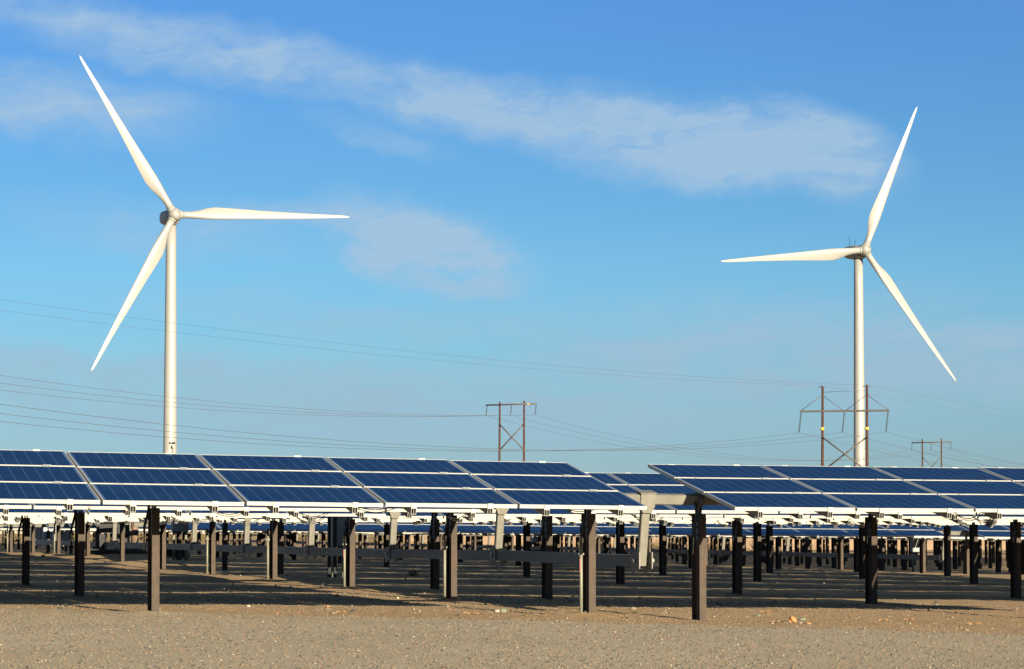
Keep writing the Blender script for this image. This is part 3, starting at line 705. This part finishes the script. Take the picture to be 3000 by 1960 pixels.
# ------------------------------------------------------------------ background: block wall, warehouse, bushes
wr = empty('block_wall', (0, 250, float(gz(0, 250, 0)))); tag(wr, 'long tan block wall closing off the field in the distance', 'wall')
for i in range(40):
    m = MB(); x0 = -12 + i * 2.4; m.box((x0, -.1, -.5), (x0 + 2.36, .1, 2.15 - .06 * (i % 3))); m.build('wall_panel', [M_wall], wr)
w2 = empty('warehouse', (-48, 330, float(gz(-45, 330, 0)))); tag(w2, 'cream low warehouse beyond the far left posts', 'building')
m = MB(); m.box((-26, -10, 0), (22, 10, 3.3)); m.build('wall', [M_ware], w2)
m = MB(); m.prism([(-10.4, 3.3), (10.4, 3.3), (10.4, 3.45), (0, 4.1), (-10.4, 3.45)], -26.4, 22.4, 0, Matrix(((0, 0, 1, 0), (1, 0, 0, 0), (0, 1, 0, 0), (0, 0, 0, 1)))); m.build('roof', [M_ware], w2)
for i in range(5):
    m = MB(); m.box((-22 + i * 9, -10.06, 0), (-18.5 + i * 9, -10.01, 2.6)); m.build('door', [M_steel], w2)

M_leaf = mat('scrub_leaf', (.17, .14, .06), .8, 0, .3, 2); M_twig = mat('scrub_twig', (.14, .09, .055), .9, 0, .2, 3); M_leafd = mat('weed_leaf', (.07, .075, .03), .8, 0, .3, 6)
def bush_mesh(seed, nl, leaf):
    rr = random.Random(seed); st = MB(); lf = MB()
    for i in range(26):
        a = rr.random() * 6.28; e = rr.uniform(.25, 1.35); L = rr.uniform(.55, 1.0)
        d = Vector((math.cos(a) * math.cos(e), math.sin(a) * math.cos(e), math.sin(e)))
        p1 = d * L * .5 + Vector((rr.uniform(-.08, .08), rr.uniform(-.08, .08), .03)); p2 = d * L + Vector((0, 0, -.05))
        st.tube([(0, 0, -.05), p1, p2], [.018, .010, .004], 4)
        for j in range(nl):
            t = rr.uniform(.35, 1.08); c = d * L * t + Vector([rr.gauss(0, .07) for _ in range(3)])
            u = Vector([rr.gauss(0, 1) for _ in range(3)]).normalized(); w = u.cross(Vector([rr.gauss(0, 1) for _ in range(3)])).normalized()
            lf.add([c - u * leaf, c + w * leaf * .4, c + u * leaf, c - w * leaf * .4], [(0, 1, 2, 3)])
    a = bpy.data.meshes.new('stems'); b = bpy.data.meshes.new('foliage')
    return st.mesh('stems', [M_twig]), lf
BM = []
for s_ in range(4):
    a, l = bush_mesh(s_ + 5, 18, .045); BM.append((a, l.mesh('foliage', [M_leaf])))
rr = random.Random(12)
for i in range(44):
    xp = -60 + i * 52 + (i > 26) * rr.uniform(0, 250) + rr.uniform(-18, 18); Z = rr.uniform(195, 240); x, y = at(xp, Z)
    s1 = rr.uniform(1.0, 1.75); a, b = BM[i % 4]
    r = empty('desert_bush', (x, y, float(gz(x, y, 0)) + .02), (0, 0, rr.random() * 6)); r.scale = (s1 * 1.25, s1 * 1.25, s1 * 1.0)
    tag(r, 'dry olive desert scrub bush seen between far posts', 'bush', 'desert bushes beyond the panel rows')
    put('stems', a, r); put('foliage', b, r)
a, l = bush_mesh(77, 26, .05); fm = l.mesh('foliage', [M_leafd])
x, y, z = on_ground(1212, 1688); r = empty('weed_bush', (x, y, z), (0, 0, 1)); r.scale = (.26, .26, .22)
tag(r, 'dark leafy weed in the shade between two dark posts', 'bush'); put('stems', a, r); put('foliage', fm, r)
for (xp, yp, s1, lab) in [(1860, 1796, .05, 'tuft of green weed on the dirt between the two tallest front posts'), (1832, 1812, .04, 'low green weed at the edge of the gravel road')]:
    x, y, z = on_ground(xp, yp); r = empty('weed_tuft', (x, y, z)); r.scale = (s1 * 1.5, s1 * 1.5, s1); tag(r, lab, 'weed'); put('stems', a, r); put('foliage', fm, r)

# ------------------------------------------------------------------ wind turbines
def airfoil(ch, th, n=12):
    pts = []
    for i in range(n):                              # upper, LE (+) to TE (-)
        t = i / n; xx = .5 * (1 - math.cos(math.pi * t)); yy = 5 * th * (.2969*math.sqrt(xx) - .126*xx - .3516*xx**2 + .2843*xx**3 - .1036*xx**4); pts.append((xx, yy))
    for i in range(n):
        t = 1 - i / n; xx = .5 * (1 - math.cos(math.pi * t)); yy = -5 * th * (.2969*math.sqrt(xx) - .126*xx - .3516*xx**2 + .2843*xx**3 - .1036*xx**4); pts.append((xx, yy))
    return pts
def blade_mesh():
    # radius, chord, relative thickness, leading edge x, twist, roundness
    S = [(1.1, 1.42, 1, .71, 12, 1), (2.4, 1.42, 1, .71, 12, 1), (3.4, 1.55, .8, .74, 12, .8), (5.0, 2.05, .5, .82, 12, .4), (6.8, 2.55, .36, .88, 11, .12), (8.6, 2.68, .30, .88, 10, 0),
         (11, 2.50, .27, .82, 8, 0), (14, 2.18, .25, .72, 6, 0), (18, 1.82, .23, .62, 4.5, 0), (22, 1.52, .21, .52, 3, 0), (26, 1.22, .20, .42, 2, 0), (30, .95, .19, .30, 1.2, 0), (33, .76, .18, .2, .6, 0), (35.4, .56, .17, .10, .2, 0), (36.7, .36, .16, 0.02, 0, 0), (37.25, .12, .16, -.08, 0, 0)]
    m = MB(); n = 12; N = 2 * n; vs = []
    for (r, c, th, le, tw, rd) in S:
        for i, (xx, yy) in enumerate(airfoil(c, th if rd < 1 else .5, n)):
            ax, ay = le - c * xx, yy * c * (1 if rd < 1 else 1)
            ang = math.pi * 2 * i / N; cx_, cy_ = .71 * math.cos(ang), .71 * math.sin(ang)
            X = ax * (1 - rd) + cx_ * rd; Yv = ay * (1 - rd) + cy_ * rd
            t = R_(tw); X, Yv = X * math.cos(t) + Yv * math.sin(t), -X * math.sin(t) + Yv * math.cos(t)
            vs.append((X, Yv - .0006 * r * r, r))
    fs = [(i*N+k, i*N+(k+1) % N, (i+1)*N+(k+1) % N, (i+1)*N+k) for i in range(len(S) - 1) for k in range(N)] + [tuple(range(N))[::-1], tuple((len(S)-1)*N + k for k in range(N))]
    m.add(vs, fs, 0, None, True)
    return m.mesh('blade', [M_white])
ME_blade = blade_mesh()
def turbine(xp, yp, Z, yaw, phase, hub_tower, rtop, rlow, label):
    hub = Vector(((xp - 1500) / F * Z, Z, EYE + (1531 - yp) / F * Z))
    a = Vector((math.sin(R_(yaw)), -math.cos(R_(yaw)), 0)); tb = hub - a * hub_tower
    zg = float(gz(tb.x, tb.y, 0)); root = empty('wind_turbine', (tb.x, tb.y, zg)); tag(root, label, 'wind turbine', 'wind turbines behind the solar field')
    H = hub.z - zg
    m = MB(); prof = [(rlow * 1.12, 0), (rlow * 1.06, H * .12), (rlow, H * .24)] + [(rlow + (rtop - rlow) * t, H * .24 + (H * .76 - 1.7) * t) for t in np.linspace(.1, 1, 8)]
    m.lathe(prof, 48); m.build('tower', [M_white], root)
    rz = R_(yaw)                                   # turbine frame: -y towards the wind
    nac = empty('rotor_frame', (0, 0, 0)); bpy.data.objects.remove(nac)
    Rz = Matrix.Rotation(rz, 4, 'Z')
    m = MB(); secs = [(-hub_tower + 1.0, 1.2, 1.15, -.25), (-hub_tower + 1.5, 1.4, 1.45, -.3), (0, 1.55, 1.6, -.25), (2.5, 1.55, 1.6, -.2), (4.4, 1.40, 1.40, -.1), (5.0, 1.1, 1.0, 0)]
    N = 16; vs = []
    for (yy, w, h, dz) in secs:
        for k in range(N):
            t = 2 * math.pi * k / N; c, s_ = math.cos(t), math.sin(t); q = 3.2
            rrr = (abs(c) ** q + abs(s_) ** q) ** (-1 / q); vs.append((c * rrr * w, yy, s_ * rrr * h + dz))
    fs = [(i*N+k, i*N+(k+1) % N, (i+1)*N+(k+1) % N, (i+1)*N+k) for i in range(len(secs) - 1) for k in range(N)] + [tuple(range(N)), tuple((len(secs)-1)*N + k for k in range(N))[::-1]]
    m.add(vs, fs, 0, None, False)
    nc = m.build('nacelle', [M_nac], root, (0, 0, H), (R_(3), 0, rz))
    m = MB(); m.tube([(0, 4.2, 1.5), (0, 4.2, 3.2)], .05, 6); m.tube([(.5, 2.6, 1.6), (.5, 2.6, 2.9)], .05, 6); m.tube([(0, 4.2, 3.2), (0, 4.2, 3.4)], .12, 6); m.build('wind_vane', [M_black], nc)
    # rotor, tilted back 4 degrees
    tiltM = Euler((R_(-4), 0, rz)).to_matrix().to_4x4()
    Mh = Matrix.Rotation(R_(90), 4, 'X')           # lathe axis z -> -y
    m = MB(); m.lathe([(1.0, -1.2), (1.30, -.9), (1.38, 0), (1.33, .45), (1.15, .95), (.8, 1.30), (.35, 1.47), (.02, 1.50)], 28, 0, Mh)
    m.lathe([(.12, 1.42), (.12, 1.50)], 10, 1, Matrix.Translation((.38, 0, .30)) @ Mh)
    rel = hub - Vector((tb.x, tb.y, zg))
    hb = m.build('hub', [M_hub, M_black], root, rel, (0, 0, 0)); hb.rotation_euler = Euler((R_(-4), 0, rz))
    for i in range(3):
        th = R_(90 - (phase + 120 * i)); Mb = tiltM @ Matrix.Rotation(th, 4, 'Y')
        o = put('blade', ME_blade, root, rel); o.rotation_euler = Mb.to_euler()
        m = MB(); m.lathe([(.80, .9), (.86, .95), (.86, 1.45), (.78, 1.5)], 24); c = m.build('blade_collar', [M_white], o)
    return root
turbine(508, 626, 509, 21.5, 1.4, 3.0, 1.03, 1.38, 'left white wind turbine with one blade pointing level to the right')
turbine(2537, 730, 570, 21, -53.8, 3.0, 1.02, 1.32, 'right white wind turbine with one blade pointing level to the left')

# ------------------------------------------------------------------ power line frames and wires
def hframe(xp, Z, ang, sp, arm_half, ztop, zarm, ins_len, x_top, x_bot, label, kind):
    """ztop etc. are heights relative to the eye"""
    x, y = at(xp, Z); zg = float(gz(x, y, 0)); root = empty('utility_pole_frame', (x, y, zg), (0, 0, R_(ang))); tag(root, label, 'power pylon', 'H-frame pylons of the power lines')
    o = EYE - zg; hs = sp / 2
    for s, lean in ((-1, .012), (1, .006)):
        m = MB(); m.tube([(s * hs - .1 * s * 0 - lean * 8, 0, -.5), (s * hs, 0, (ztop + o) * .5), (s * hs + lean * 6, 0, ztop + o + (.15 if s > 0 else 0))], [.23, .2, .155], 10); m.build('pole', [M_wood], root)
    m = MB()
    if kind == 'wide':
        m.box((-arm_half, -.30, zarm + o - .12), (arm_half, -.18, zarm + o + .12)); m.box((-arm_half, .18, zarm + o - .12), (arm_half, .30, zarm + o + .12))
    else: m.tube([(-arm_half, -.3, zarm + o - .08), (arm_half, -.3, zarm + o + .08)], .13, 8)
    m.build('crossarm', [M_arm if kind != 'wide' else M_arm2], root)
    def strut(p, q, r, nm='brace', mt=M_arm):
        m = MB(); m.tube([p, q], r, 6); m.build(nm, [mt], root)
    if kind == 'v':
        strut((-hs, -.22, x_top + o), (0, -.22, x_bot + o), .09); strut((hs, -.22, x_top + o), (0, -.22, x_bot + o), .09)
    else:
        strut((-hs, -.24, x_top + o), (hs, -.24, x_bot + o), .11); strut((hs, .24, x_top + o), (-hs, .24, x_bot + o), .11)
    if kind == 'wide':
        for s in (-1, 1):
            strut((s * hs, 0, ztop + o - 1.1), (s * arm_half, 0, zarm + o), .05, mt=M_arm2); strut((s * hs, 0, ztop + o - 1.1), (s * .1, 0, zarm + o), .05, mt=M_arm2)
            m = MB(); m.tube([(s * hs - .55, 0, ztop + o), (s * hs + .55, 0, ztop + o)], .05, 6); m.tube([(s*hs, 0, ztop + o + .02), (s*hs, 0, ztop + o + .25)], .12, 8); m.build('pole_cap', [M_arm2], root)
            m = MB(); m.lathe([(.24, x_top + o + .95), (.24, x_top + o + 1.3)], 12, 0, Matrix.Translation((s * hs, 0, 0))); m.build('yellow_band', [M_yellow], root)
        strut((-hs, .1, ztop + o - .7), (hs, .1, ztop + o - .5), .03, 'tie_wire', M_wire)
    elif label.startswith('brown'):
        m = MB(); m.box((hs + .7, -.46, zarm + o - .04), (hs + 1.1, -.43, zarm + o + .09)); m.build('yellow_tag', [M_yellow], root)
    att = []
    for q in (-1, 0, 1):
        xx = q * (arm_half - .15); m = MB(); n = 7 if kind != 'wide' else 14; lean = -.09 * ins_len
        top = Vector((xx, -.1, zarm + o - .15)); bot = Vector((xx + lean * 1.2, -.1, zarm + o - .15 - ins_len))
        m.tube([top, bot], .035, 6)
        for i in range(n):
            t = (i + .8) / (n + .8); c = top.lerp(bot, t); m.lathe([(.03, -.05), (.14, -.03), (.14, 0), (.03, .04)], 10, 0, Matrix.Translation(c))
        m.build('insulator', [M_ins], root)
        att.append(Matrix.Translation(root.location) @ Euler((0, 0, R_(ang))).to_matrix().to_4x4() @ bot)
    tops = [Matrix.Translation(root.location) @ Euler((0, 0, R_(ang))).to_matrix().to_4x4() @ Vector((s * hs, 0, ztop + o + .2)) for s in (-1, 1)]
    return root, att, tops
rel = lambda y, Z: (1531 - y) / F * Z
# line A: brown frames; line B: the taller wide frame
A1, a1, _ = hframe(1499, 440, -14, 4.45, 4.6, rel(1177, 440), rel(1185, 440), 1.75, rel(1241, 440), rel(1318, 440), 'brown wooden power frame with crossed braces behind the front left table', 'x')
A2, a2, _ = hframe(2730, 587, -14, 4.45, 4.65, rel(1286, 587), rel(1296, 587), 1.75, rel(1338, 587), rel(1368, 587), 'small distant brown power frame with a V brace at far right', 'v')
B1, b1, btop = hframe(2475, 340, -14, 6.05, 6.05, rel(1133, 340), rel(1204, 340), 2.75, rel(1280, 340), rel(1380, 340), 'tall power frame with a wide braced crossarm in front of the right turbine tower', 'wide')
step = Vector((98.5, 147, 0))
def sag_pts(p, q, s, n=28):
    return [p.lerp(q, t) - Vector((0, 0, 4 * s * t * (1 - t))) for t in np.linspace(0, 1, n)]
def wire(chain, sags, r, label, grp):
    m = MB(); pts = []
    for (p, q), s in zip(zip(chain[:-1], chain[1:]), sags): pts += sag_pts(p, q, s)[0 if not pts else 1:]
    m.tube(pts, r, 5, caps=False); tag(m.build('power_line', [M_wire]), label, 'wire', grp)
off_side = ['left', 'middle', 'right']
for i in range(3):
    p0 = a1[i] - step + Vector((0, 0, 3.8 + .55 * (i - 1))); p3 = a2[i] + step
    wire([p0, a1[i], a2[i], p3], [3.2, 4.8, 3.5], .025, f'conductor hanging from the {off_side[i]} insulators of the brown frames', 'conductors of the brown frames')
stepB = Vector((137, 205, 0))
for i in range(3):
    wire([b1[i] - stepB + Vector((0, 0, 5.0)), b1[i], b1[i] + stepB], [6.9, 5.5], .021, f'conductor hanging from the {off_side[i]} insulator string of the wide frame', 'conductors of the wide frame')
for i in range(2):
    wire([btop[i] - stepB + Vector((0, 0, 3.2)), btop[i], btop[i] + stepB * 1.0], [2.8, 2.6], .011, f'thin shield wire from the {("left", "right")[i]} pole top of the wide frame', 'shield wires of the wide frame')
print('objects', len(bpy.data.objects))
